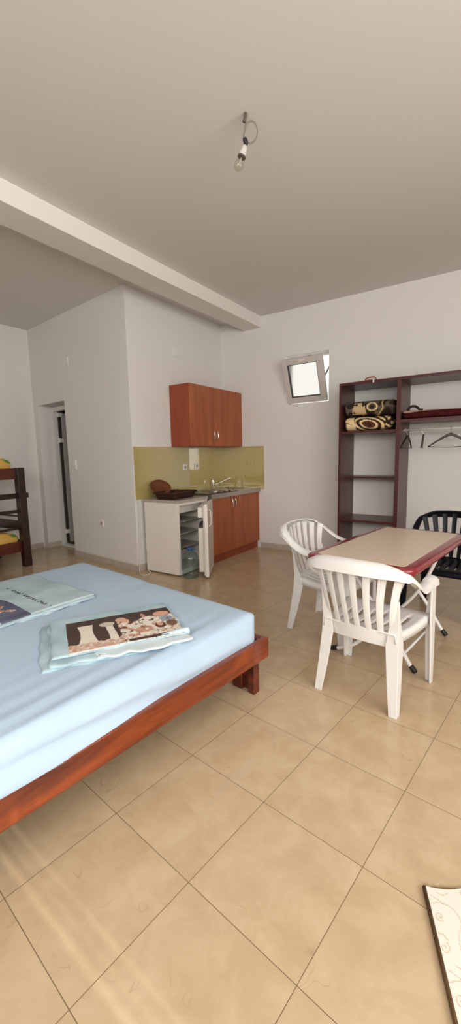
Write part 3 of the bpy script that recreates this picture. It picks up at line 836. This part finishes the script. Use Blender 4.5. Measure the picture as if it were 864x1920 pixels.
# maroon blanket lying along the right shelf
def red_blanket():
    t = thing('folded_blanket', 'flat maroon blanket with beige lining along the right wardrobe shelf', 'blanket', (2.62, -.28, 1.672))
    def slab(name, x0, x1, y0, y1, z0, zf, m, seed):
        b_ = B(); secs_ = []
        for k in range(41):
            s = k/40; x = x0+(x1-x0)*s
            h_ = zf(s); row = []
            for a in range(16):
                an = 2*PI*a/16; c_, s_ = math.cos(an), math.sin(an); r_ = (abs(c_)**4+abs(s_)**4)**-.25
                e_ = .5 if k in (0, 40) else 1
                nn = noise.noise(Vector((x*8+seed, c_*2, s_*2)))*.008
                row.append(Vector((x, (y0+y1)/2+r_*c_*((y1-y0)/2)*(.97 if e_ < 1 else 1)+nn, z0+h_/2+r_*s_*h_/2*e_+(nn if s_ > 0 else 0))))
            secs_.append(row)
        loft(b_, secs_); return obj(name, b_, m, t, smooth=True)
    slab('blanket_body', .0, 1.02, -.205, .20, .001, lambda s: .062+.05*s+.006*math.sin(s*9), M_MAROONCLOTH, 1)
    slab('lining', -.005, .62, -.17, .15, .058, lambda s: .022*(1-s*.6)+.012, mat('beige_lining', s2l((176, 140, 118)), .9), 4)
    t.location = (2.615, -.28, 1.6725)
red_blanket()
def belt():
    b_ = B()
    tube(b_, [(-.045, -.02, .010), (-.042, -.01, .03), (-.02, 0, .050), (.015, .01, .052), (.04, .02, .036), (.06, .02, .016), (.09, .03, .011)], .013, 10, 5)
    o = obj('dark_strap', b_, mat('black_webbing', s2l((44, 36, 32)), .8), None, (2.69, -.36, 1.758), smooth=True)
    tag(o, 'dark looped strap lying on the maroon blanket by the wardrobe divider', 'strap')
belt()

# ---------------------------------------------------------------- kitchenette
KY = -1.178
def base_cabinet():
    t = thing('base_cabinet', 'cherry wood kitchen base cabinet with two doors under the steel sink top', 'cabinet', (0, 0, 0))
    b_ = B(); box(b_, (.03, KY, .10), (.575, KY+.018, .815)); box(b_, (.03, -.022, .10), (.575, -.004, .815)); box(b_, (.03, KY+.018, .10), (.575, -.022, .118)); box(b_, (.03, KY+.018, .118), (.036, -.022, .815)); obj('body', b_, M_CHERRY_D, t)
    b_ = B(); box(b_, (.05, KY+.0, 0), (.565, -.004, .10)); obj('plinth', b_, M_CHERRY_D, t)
    for y0, y1, hy in ((KY, -.702, -.735), (-.698, -.004, -.662)):
        b_ = B(); box(b_, (.576, y0+.001, .105), (.596, y1-.001, .812)); d_ = obj('door', b_, M_CHERRY, t, bevel=.002)
        b_ = B(); arch_handle(b_, (.596, hy, .665), (.596, hy, .785), (1, 0, 0), .0065, .034); obj('handle', b_, M_CHROME, d_, smooth=True)
base_cabinet()
def upper_cabinet():
    t = thing('wall_cabinet', 'cherry wood two door wall cabinet above the olive splashback', 'cabinet', (0, 0, 1.462))
    y0 = -1.172
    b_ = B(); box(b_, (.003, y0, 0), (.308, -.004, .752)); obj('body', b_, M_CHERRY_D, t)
    for a_, c_, hy in ((y0, -.692, -.722), (-.688, -.004, -.648)):
        b_ = B(); box(b_, (.309, a_+.001, .002), (.328, c_-.001, .75)); d_ = obj('door', b_, M_CHERRY, t, bevel=.002)
        b_ = B(); arch_handle(b_, (.328, hy, .085), (.328, hy, .195), (1, 0, 0), .0065, .034); obj('handle', b_, M_CHROME, d_, smooth=True)
        if hy < -.7:
            b_ = B(); lathe(b_, [(.001, 0), (.009, 0), (.009, .004), (.001, .005)], 12, M=Matrix.Translation((.328, hy+.005, .055)) @ Matrix.Rotation(PI/2, 4, 'Y')); obj('lock', b_, M_DSTEEL, d_)
upper_cabinet()
def splash():
    b_ = B(); box(b_, (.0015, D0.y+.006, .852), (.009, -.0015, 1.459)); box(b_, (.009, -.009, .852), (.69, -.0015, 1.459))
    o = obj('splashback', b_, M_SPLASH); tag(o, 'glossy olive yellow panel on both walls of the kitchen corner', 'splashback')
    b_ = B(); box(b_, (.69, -.012, .80), (.712, -.0012, 1.459))
    t_ = obj('splashback_trim', b_, M_PVC, o)
    b_ = B(); box(b_, (.0012, D0.y+.0018, .80), (.011, D0.y+.0058, 1.459)); obj('splashback_trim', b_, M_PVC, o)
splash()
def worktop():
    t = thing('sink_worktop', 'steel kitchen worktop with sink and two hotplates beside the olive splashback', 'worktop', (0, 0, .817))
    X0, X1, Y0, Y1, Z = .012, .625, KY-.012, -.012, .055
    sb = (.13, .47, -.50, -.17)      # basin opening
    b_ = B()
    xs = [X0, sb[0], sb[1], X1]; ys_ = [Y0, sb[2], sb[3], Y1]
    for i in range(3):
        for j in range(3):
            if i == 1 and j == 1: continue
            box(b_, (xs[i], ys_[j], Z-.012), (xs[i+1], ys_[j+1], Z))
    box(b_, (X1-.012, Y0, 0), (X1, Y1, Z-.012)); box(b_, (X0, Y0, 0), (X1-.012, Y0+.012, Z-.012)); box(b_, (X0, Y1-.01, 0), (X1-.012, Y1, Z-.012))
    bmesh.ops.remove_doubles(b_, verts=b_.verts[:], dist=1e-5)
    obj('steel_top', b_, M_STEEL, t)
    b_ = B(); box(b_, (X0, Y0-.006, 0), (X1+.001, Y0-.0005, Z+.004)); obj('end_trim', b_, M_DSTEEL, t)
    b_ = B(); secs_ = []
    cx, cy = (sb[0]+sb[1])/2, (sb[2]+sb[3])/2
    for d, z in ((.004, Z+.002), (.0, Z), (-.012, Z-.02), (-.02, Z-.09), (-.05, Z-.115), (-.14, Z-.12)):
        secs_.append([Vector((x, y, z)) for x, y in rrect(sb[1]-sb[0]+2*d, sb[3]-sb[2]+2*d, max(.02, .07+d*.3), 6, cx, cy)])
    loft(b_, secs_, caps=False); bmesh.ops.holes_fill(b_, edges=[e for e in b_.edges if e.is_boundary and all(abs(v.co.z-(Z-.12)) < 1e-4 for v in e.verts)])
    obj('basin', b_, M_CHROME, t, smooth=True, solid=.002)
    b_ = B(); prism(b_, rrect(.50, .42, .02, 4, .315, -.955), Z, Z+.008); obj('hob_plate', b_, mat('black_hob_enamel', (.018, .016, .015), .25), t, bevel=.002)
    for x, y, r_ in ((.44, -.86, .085), (.19, -1.02, .075)):
        b_ = B(); lathe(b_, [(.001, Z+.024), (r_*.25, Z+.024), (r_*.28, Z+.021), (r_, Z+.022), (r_, Z+.012), (r_+.010, Z+.011), (r_+.012, Z+.007)], 28, (x, y, 0)); obj('hotplate', b_, mat('grey_hotplate', (.30, .28, .26), .35, .5, .8), t, smooth=False)
    b_ = B(); box(b_, (.572, -.93, Z), (.612, -.58, Z+.004)); pnl = obj('control_strip', b_, M_DSTEEL, t)
    for k in range(2):
        b_ = B(); lathe(b_, [(.001, Z+.022), (.016, Z+.02), (.018, Z+.004)], 16, (.592, -.86+k*.1, 0)); obj('knob', b_, M_SEAL, pnl, smooth=True)
    # tap
    b_ = B(); q = (.075, -.40)
    lathe(b_, [(.026, Z), (.026, Z+.008), (.020, Z+.012), (.021, Z+.12), (.019, Z+.128), (.004, Z+.130)], 20, (q[0], q[1], 0)); tp = obj('tap_body', b_, M_CHROME, t, smooth=True)
    b_ = B(); tube(b_, [(q[0]+.015, q[1]+.004, Z+.055), (q[0]+.07, q[1]+.075, Z+.085), (q[0]+.15, q[1]+.17, Z+.140), (q[0]+.17, q[1]+.19, Z+.138)], .010, 10, 4); obj('tap_spout', b_, M_CHROME, tp, smooth=True)
    b_ = B(); tube(b_, [(q[0], q[1], Z+.13), (q[0]+.015, q[1]-.01, Z+.142), (q[0]+.05, q[1]-.02, Z+.15)], .007, 8, 3); obj('tap_lever', b_, M_CHROME, tp, smooth=True)
worktop()

# ---------------------------------------------------------------- fridge with open door
def fridge():
    x0, x1, y0, y1, ht = .075, .575, -1.762, -1.212, .858
    t = thing('mini_fridge', 'white under-counter fridge with its door standing ajar beside the base cabinet', 'fridge', (x0, y0, 0))
    w, dpt = y1-y0, x1-x0
    b_ = B(); th = .035
    box(b_, (0, 0, .018), (dpt, th, ht-.03)); box(b_, (0, w-th, .018), (dpt, w, ht-.03)); box(b_, (0, th, .018), (.03, w-th, ht-.03)); box(b_, (.03, th, .018), (dpt, w-th, .07))
    box(b_, (.03, th, ht-.06), (dpt, w-th, ht-.03))
    obj('cabinet_shell', b_, M_FRIDGE, t)
    b_ = B(); box(b_, (-.01, -.008, ht-.03), (dpt+.012, w+.006, ht)); obj('top_board', b_, mat('grey_brown_fridge_top', (.42, .37, .32), .35), t, bevel=.004)
    b_ = B(); box(b_, (.031, th, .071), (.036, w-th, ht-.061)); box(b_, (.036, th, .071), (dpt-.004, th+.004, ht-.061)); box(b_, (.036, w-th-.004, .071), (dpt-.004, w-th, ht-.061)); box(b_, (.031, th, .20), (.19, w-th, .21)); box(b_, (.18, th, .071), (.19, w-th, .21))
    obj('liner', b_, M_FRIN, t)
    for z in (.30, .46, .60):
        b_ = B(); n = 12
        box(b_, (.04, th+.004, z), (dpt-.06, w-th-.004, z+.006)); obj('shelf', b_, mat('fridge_shelf_%d' % int(z*100), (.42, .39, .36), .4), t)
    b_ = B(); box(b_, (.04, th+.02, .70), (dpt-.07, w-th-.02, .785)); obj('ice_box', b_, M_FRIN, t, bevel=.006)
    for yy in (.03, w-.06):
        for xx in (.03, dpt-.06):
            b_ = B(); lathe(b_, [(.016, 0), (.018, .004), (.014, .019)], 12, (xx+.015, yy+.015, 0)); obj('foot', b_, M_SEAL, t)
    # door: hinge at the far front corner, leaf along local -y when closed
    hp = Vector((dpt+.022, w+.012, 0)); ang_ = math.radians(30.5)
    MDo = Matrix.Translation(hp) @ Matrix.Rotation(ang_, 4, 'Z')
    dw = w+.01
    b_ = B(); box(b_, (-.0, -dw, .022), (.038, 0, ht-.035), MDo); d_ = obj('door', b_, M_FRIDGE, t, bevel=.006)
    b_ = B(); box(b_, (-.014, -dw+.008, .035), (-.0, -.008, ht-.05), MDo); obj('door_seal', b_, M_GASKET, d_, bevel=.003)
    b_ = B()
    box(b_, (-.075, -dw+.035, .07), (-.014, -.05, .565), MDo); obj('door_shelf', b_, mat('cream_door_liner', (.70, .67, .57), .45), d_, bevel=.008)
    b_ = B(); box(b_, (-.075, -dw+.035, .675), (-.014, -.05, ht-.07), MDo); obj('butter_compartment', b_, M_FRIDGE, d_, bevel=.008)
    b_ = B(); box(b_, (-.068, -dw+.05, .565), (-.02, -.06, .60), MDo); obj('egg_tray', b_, M_SEAL, d_)
    b_ = B(); arch_handle(b_, MDo @ Vector((.038, -dw+.06, .58)), MDo @ Vector((.038, -dw+.06, .76)), (MDo.to_3x3() @ Vector((1, 0, 0))), .008, .03); obj('handle', b_, M_GASKET, d_, smooth=True)
fridge()

# things on the fridge top
def tray_bowl():
    t = thing('wicker_tray', 'dark brown rectangular wicker tray lying on the fridge top', 'tray', (.335, -1.505, .8605), math.radians(6))
    b_ = B(); w, l = .31, .455
    o1 = rrect(w, l, .05, 5)
    secs_ = [[Vector((x, y, z)) for x, y in rrect(w+2*d, l+2*d, .05+d, 5)] for d, z in ((-.03, 0), (-.028, .0), (-.012, .035), (0, .066), (.006, .069), (-.004, .070), (-.02, .040), (-.04, .012))]
    loft(b_, secs_); obj('basket', b_, M_WICK, t, smooth=True)
    b_ = B(); P = rrect(w+.006, l+.006, .052, 6); tube(b_, [(x, y, .068+.003*math.sin(k*2.4)) for k, (x, y) in enumerate(P)], .009, 8, 3, closed=True); obj('rim', b_, M_WICK, t, smooth=True)
    b_ = B()
    MB_ = Matrix.Translation((.135, -1.545, .972)) @ Matrix.Scale(.9, 4) @ Matrix.Rotation(math.radians(-8), 4, 'Z') @ Matrix.Rotation(math.radians(16), 4, 'X') @ Matrix.Rotation(math.radians(38), 4, 'Y')
    lathe(b_, [(.001, -.034), (.05, -.032), (.10, -.014), (.132, .016), (.139, .022), (.134, .024), (.10, -.004), (.05, -.022), (.001, -.024)], 36, M=MB_)
    o = obj('wooden_bowl', b_, M_BOWL, smooth=True); tag(o, 'round shallow brown wooden bowl leaning on the wicker tray against the splashback', 'bowl')
tray_bowl()

# water bottle on the floor
def bottle():
    t = thing('water_bottle', 'large clear plastic water bottle with blue cap on the floor before the open fridge', 'bottle', (.682, -1.700, 0))
    m = glass_material('clear_bottle_plastic', (.80, .87, .88), .55)
    pr = [(.001, .004), (.07, 0), (.088, .008), (.092, .03)]
    for k in range(6):
        z = .05+k*.026; pr += [(.092, z), (.088, z+.008), (.092, z+.016)]
    pr += [(.092, .215), (.088, .24), (.070, .272), (.045, .292), (.026, .304), (.024, .318)]
    b_ = B(); lathe(b_, pr, 32); obj('bottle_body', b_, m, t, smooth=True)
    b_ = B(); lathe(b_, [(.026, .312), (.030, .314), (.030, .338), (.026, .342), (.001, .342)], 20); obj('cap', b_, mat('blue_cap', (.03, .10, .28), .4), t, smooth=True)
    b_ = B(); tube(b_, [(.026, 0, .316), (.05, .0, .322), (.055, .02, .32), (.045, .04, .318), (.02, .03, .316)], .004, 8, 4); obj('carry_loop', b_, mat('blue_loop', (.03, .12, .30), .4), t, smooth=True)
bottle()

# cable of the fridge
b_ = B()
tube(b_, [(.02, -1.800, .85), (.024, -1.806, .66), (.022, -1.812, .45), (.03, -1.825, .22), (.05, -1.858, .06), (.09, -1.90, .008), (.16, -1.93, .006), (.20, -1.88, .006), (.17, -1.81, .008), (.11, -1.79, .03)], .0055, 8, 6)
tag(obj('power_cable', b_, M_CABLE, smooth=True), 'white power cable hanging beside the fridge and looping on the floor', 'cable')

# ---------------------------------------------------------------- wall plates
def plate(name, label, cat, p, right, normal, w, h, kind, group=None):
    right, normal = Vector(right).normalized(), Vector(normal).normalized(); up = Vector((0, 0, 1))
    M_ = Matrix(((right.x, normal.x, 0, p[0]), (right.y, normal.y, 0, p[1]), (0, 0, 1, p[2]), (0, 0, 0, 1)))
    t = thing(name, label, cat, (0, 0, 0), 0, group); t.matrix_world = M_
    b_ = B(); box(b_, (-w/2, .0005, -h/2), (w/2, .012, h/2)); obj('cover', b_, M_OUTLET if kind != 'blank' else M_PVC, t, bevel=.004)
    if kind == 'socket':
        b_ = B(); Mr = Matrix.Rotation(-PI/2, 4, 'X')
        lathe(b_, [(.001, .0125), (.019, .0125), (.022, .0135)], 20, M=Matrix.Rotation(-PI/2, 4, 'X')); obj('recess', b_, M_OUTLET_D, t)
        b_ = B()
        for s in (-1, 1): lathe(b_, [(.001, .0145), (.0028, .0145), (.0028, .013)], 8, M=Matrix.Translation((s*.0095, 0, 0)) @ Matrix.Rotation(-PI/2, 4, 'X'))
        obj('pin_holes', b_, M_SEAL, t)
    elif kind == 'switch':
        for z0, z1 in ((-h/2+.012, -.02), (-.016, h/2-.012)):
            b_ = B(); box(b_, (-w/2+.01, .012, z0), (w/2-.01, .017, z1)); obj('rocker', b_, M_OUTLET, t, bevel=.002)
    return t
kR = (0, 1, 0); kN = (1, 0, 0)
plate('wall_socket', 'white wall socket on the olive splashback, left of two', 'socket', (.0095, -.937, 1.195), kR, kN, .08, .08, 'socket', 'sockets on the splashback')
plate('wall_socket', 'white wall socket on the olive splashback, right of two', 'socket', (.0095, -.690, 1.205), kR, kN, .075, .075, 'socket', 'sockets on the splashback')
plate('junction_cover', 'square white junction cover on the wall above the wall cabinet', 'cover', (0.0, -1.02, 2.635), kR, kN, .10, .10, 'blank')
def on_door_wall(u, z): p = DW(u, 0, z); return (p.x, p.y, p.z)
plate('light_switch', 'tall white light switch beside the bathroom door', 'switch', on_door_wall(1.272, 1.262), -du, -dn, .08, .135, 'switch')
plate('wall_socket', 'white wall socket low on the wall between door and corner', 'socket', on_door_wall(.715, .515), -du, -dn, .085, .085, 'socket')
plate('junction_cover', 'square white junction cover high on the wall over the door', 'cover', on_door_wall(1.31, 2.597), -du, -dn, .10, .10, 'blank')

# ---------------------------------------------------------------- hanging bulb
def bulb():
    c = Vector((2.245, -2.998, 0)); rgt = Vector((math.cos(YAW), math.sin(YAW), 0))
    t = thing('hanging_bulb', 'bare clear light bulb hanging from the ceiling on a looped cord', 'lamp', (c.x, c.y, H))
    def P(a, z, b=0): return rgt*a+Vector((-rgt.y, rgt.x, 0))*b+Vector((0, 0, z-H))
    b_ = B(); tube(b_, [P(.018, H-.001), P(.016, H-.02), P(.008, H-.045)], .009, 10, 3); obj('ceiling_hook', b_, M_DSTEEL, t, smooth=True)
    b_ = B(); tube(b_, [P(.022, H-.004), P(.020, H-.04), P(.012, H-.075, .01), P(.006, H-.105, .012)], .0045, 8, 4)
    ring = [P(.045+.036*math.cos(a)+.012*math.sin(a), 3.098+.052*math.sin(a), .02*math.cos(a)) for a in [math.radians(d) for d in (200, 160, 120, 80, 40, 0, -40, -80, -105)]]
    tube(b_, [P(.010, 3.06)]+ring, .0038, 8, 5)
    tube(b_, [P(.008, 3.066), P(.014, 3.045), P(.012, 3.02)], .004, 8, 3)
    obj('cord', b_, M_CORD, t, smooth=True)
    b_ = B(); tube(b_, [P(.006, 3.072), P(.012, 3.06), P(.018, 3.045), P(.016, 3.032)], lambda q: .006+.008*math.sin(PI*q), 8, 3); obj('terminal_block', b_, M_SEAL, t, smooth=True)
    ax = (P(-.026, 2.925)-P(.014, 3.03)).normalized(); zaxis = ax
    Mx = Matrix.Translation(P(.013, 3.030)) @ zaxis.to_track_quat('Z', 'Y').to_matrix().to_4x4()
    b_ = B(); lathe(b_, [(.004, 0), (.013, .001), (.016, .008), (.021, .045), (.021, .058), (.017, .058)], 20, M=Mx); obj('lamp_holder', b_, M_PORC, t, smooth=True)
    b_ = B(); lathe(b_, [(.0225, .054), (.0225, .062), (.014, .063)], 20, M=Mx); obj('holder_ring', b_, M_DSTEEL, t)
    b_ = B(); lathe(b_, [(.012, .060), (.014, .068), (.022, .080), (.0275, .096), (.0275, .106), (.023, .121), (.012, .131), (.001, .134)], 24, M=Mx); gl = obj('bulb_glass', b_, glass_material('clear_bulb_glass', (.93, .91, .87), .6), t, smooth=True)
    b_ = B(); lathe(b_, [(.004, .06), (.004, .085), (.006, .09), (.001, .094)], 10, M=Mx); obj('filament_stem', b_, M_PORC, gl, smooth=True)
bulb()

# ---------------------------------------------------------------- bunk bed in the alcove
def bunk():
    t = thing('bunk_bed', 'dark brown wooden bunk bed standing in the alcove at the left edge', 'bunk bed', (-1.5, -2.345, 0))
    # local: x along width (negative towards the left wall), y negative towards the camera
    PW = .092; LY, WX = -1.98, -.76
    def bb(name, lo, hi, m): b_ = B(); box(b_, lo, hi); return obj(name, b_, m, t, bevel=.006)
    for x in (0, WX):
        for y in (0, LY):
            bb('post', (x-PW/2+.03, y-PW/2, 0), (x+PW/2+.03, y+PW/2, 1.245), M_BUNK)
    for x in (.0, WX):
        for z0, z1 in ((.19, .325), (1.105, 1.24)):
            bb('side_rail', (x-.012, LY+.043, z0), (x+.02, -.03, z1), M_BUNKR)
    for y in (0, LY):
        for z0, z1 in ((.20, .33), (.455, .575), (.62, .645), (1.10, 1.235)):
            bb('end_rail', (WX+.07, y-.016, z0), (-.013, y+.016, z1), M_BUNK)
    bb('guard_rail', (-.012, LY+.043, .865), (.022, .105, .93), M_BUNK)
    bb('guard_rail', (-.012, LY+.043, .685), (.020, -.03, .725), M_BUNK)
    bb('guard_rail', (-.012, LY+.043, .475), (.018, -.03, .505), M_BUNK)
    YEL = s2l((222, 178, 92))
    def flower(x, a, cy, cz):
        v = a
        k = noise.noise(Vector((x*9, cy*1.8, cz*1.5)))
        c = YEL
        if k > .28: c = s2l((110, 140, 60))
        elif k < -.34: c = s2l((240, 236, 220))
        return c
    for z, nm, gr in ((.20, 'lower', 1), (1.13, 'upper', 2)):
        zt_ = z+(.27 if nm == 'upper' else .27)
        o = blanket('bunk_mattress', 'yellow flowered %s mattress of the bunk bed' % nm, -1.5+WX+.05, -1.5-.02, -2.345+LY+.06, -2.345-.035, z+.02, zt_, flower, 3+gr, .006)
        o['category'] = 'mattress'
    for zz in (.2, 1.13):
        for k in range(8): bb('slat', (WX+.03, LY+.16+k*.235, zz-.005), (-.012, LY+.24+k*.235, zz+.012), M_BUNK)
bunk()

# ---------------------------------------------------------------- rug at the lower right
def rug():
    o0 = Vector((3.43, -3.934, 0)); U = Vector((.862, .506, 0)).normalized(); V = Vector((.362, -.932, 0)).normalized()
    lu, lv = .48, .80; nu, nv = 190, 310
    strokes = []
    def spiral(cx, cy, r0, a0, turns, sg, lead):
        pts = []
        for k in range(60):
            q = k/59; a = a0+sg*q*turns*2*PI; r_ = r0*(1-q*.88)
            pts.append((cx+r_*math.cos(a), cy+r_*math.sin(a)))
        strokes.append(pts)
    def curve(pts): strokes.append([(p.x, p.y) for p in catmull([(a, b, 0) for a, b in pts], 14)])
    for k in range(6):
        for l in range(5):
            ox, oy = k*.088, l*.19-.07*(k % 2)
            curve([(ox+.008, oy+.025), (ox+.034, oy+.044), (ox+.064, oy+.0675), (ox+.074, oy+.10), (ox+.056, oy+.139), (ox+.054, oy+.184)])
            curve([(ox+.001, oy+.05), (ox+.028, oy+.047), (ox+.047, oy+.056)])
            curve([(ox+.028, oy+.015), (ox+.045, oy+.022), (ox+.062, oy+.0125)])
            curve([(ox+.004, oy+.13), (ox+.015, oy+.133), (ox+.025, oy+.146)])
            spiral(ox+.02, oy+.085, .014, 1.2, 1.3, 1, 0); spiral(ox+.012, oy+.165, .014, -1.0, 1.3, 1, 0)
    ink = {}
    for st_ in strokes:
        for (xa, ya), (xb, yb) in zip(st_, st_[1:]):
            n = max(1, int(math.hypot(xb-xa, yb-ya)/.002))
            for k in range(n+1):
                x, y = xa+(xb-xa)*k/n, ya+(yb-ya)*k/n
                i, j = int(round(x/lu*nu)), int(round(y/lv*nv)); ink[(i, j)] = 1
    CR = s2l((222, 216, 204)); GR = s2l((186, 168, 142))
    t = thing('rug', 'cream rug with scrolled vine pattern and brown edge at the lower right', 'rug', (o0.x, o0.y, 0))
    bm_ = B(); rows = []; cols = []
    for j in range(nv+1):
        row = []
        for i in range(nu+1):
            x, y = i/nu*lu, j/nv*lv
            P = U*x+V*y
            # the short edge sags a little
            P += V*.008*math.sin(PI*min(1, x/.12))*max(0, 1-y/.05)
            row.append(bm_.verts.new((P.x, P.y, .014+.0015*noise.noise(Vector((x*9, y*9, 2)))))); cols.append(mixc(CR, GR, .75) if (i, j) in ink else CR)
        rows.append(row)
    for j in range(nv):
        for i in range(nu): bm_.faces.new((rows[j][i], rows[j][i+1], rows[j+1][i+1], rows[j+1][i]))
    o = obj('pile', bm_, M_PRINT, t, smooth=True); set_print(o, cols)
    bm_ = B(); q = [Vector((0, 0, 0)), U*lu, U*lu+V*lv, V*lv]
    loft(bm_, [[p+Vector((0, 0, .0005)) for p in q], [p+Vector((0, 0, .0115)) for p in q]])
    obj('backing', bm_, mat('brown_rug_backing', s2l((120, 92, 60)), .9), t)
    bm_ = B(); tube(bm_, [-U*.003+Vector((0, 0, .0075))-V*.002, -U*.003+V*lv+Vector((0, 0, .0075))], .0072, 8); obj('edge_binding', bm_, mat('brown_binding', s2l((104, 78, 48)), .8), t, smooth=True)
rug()
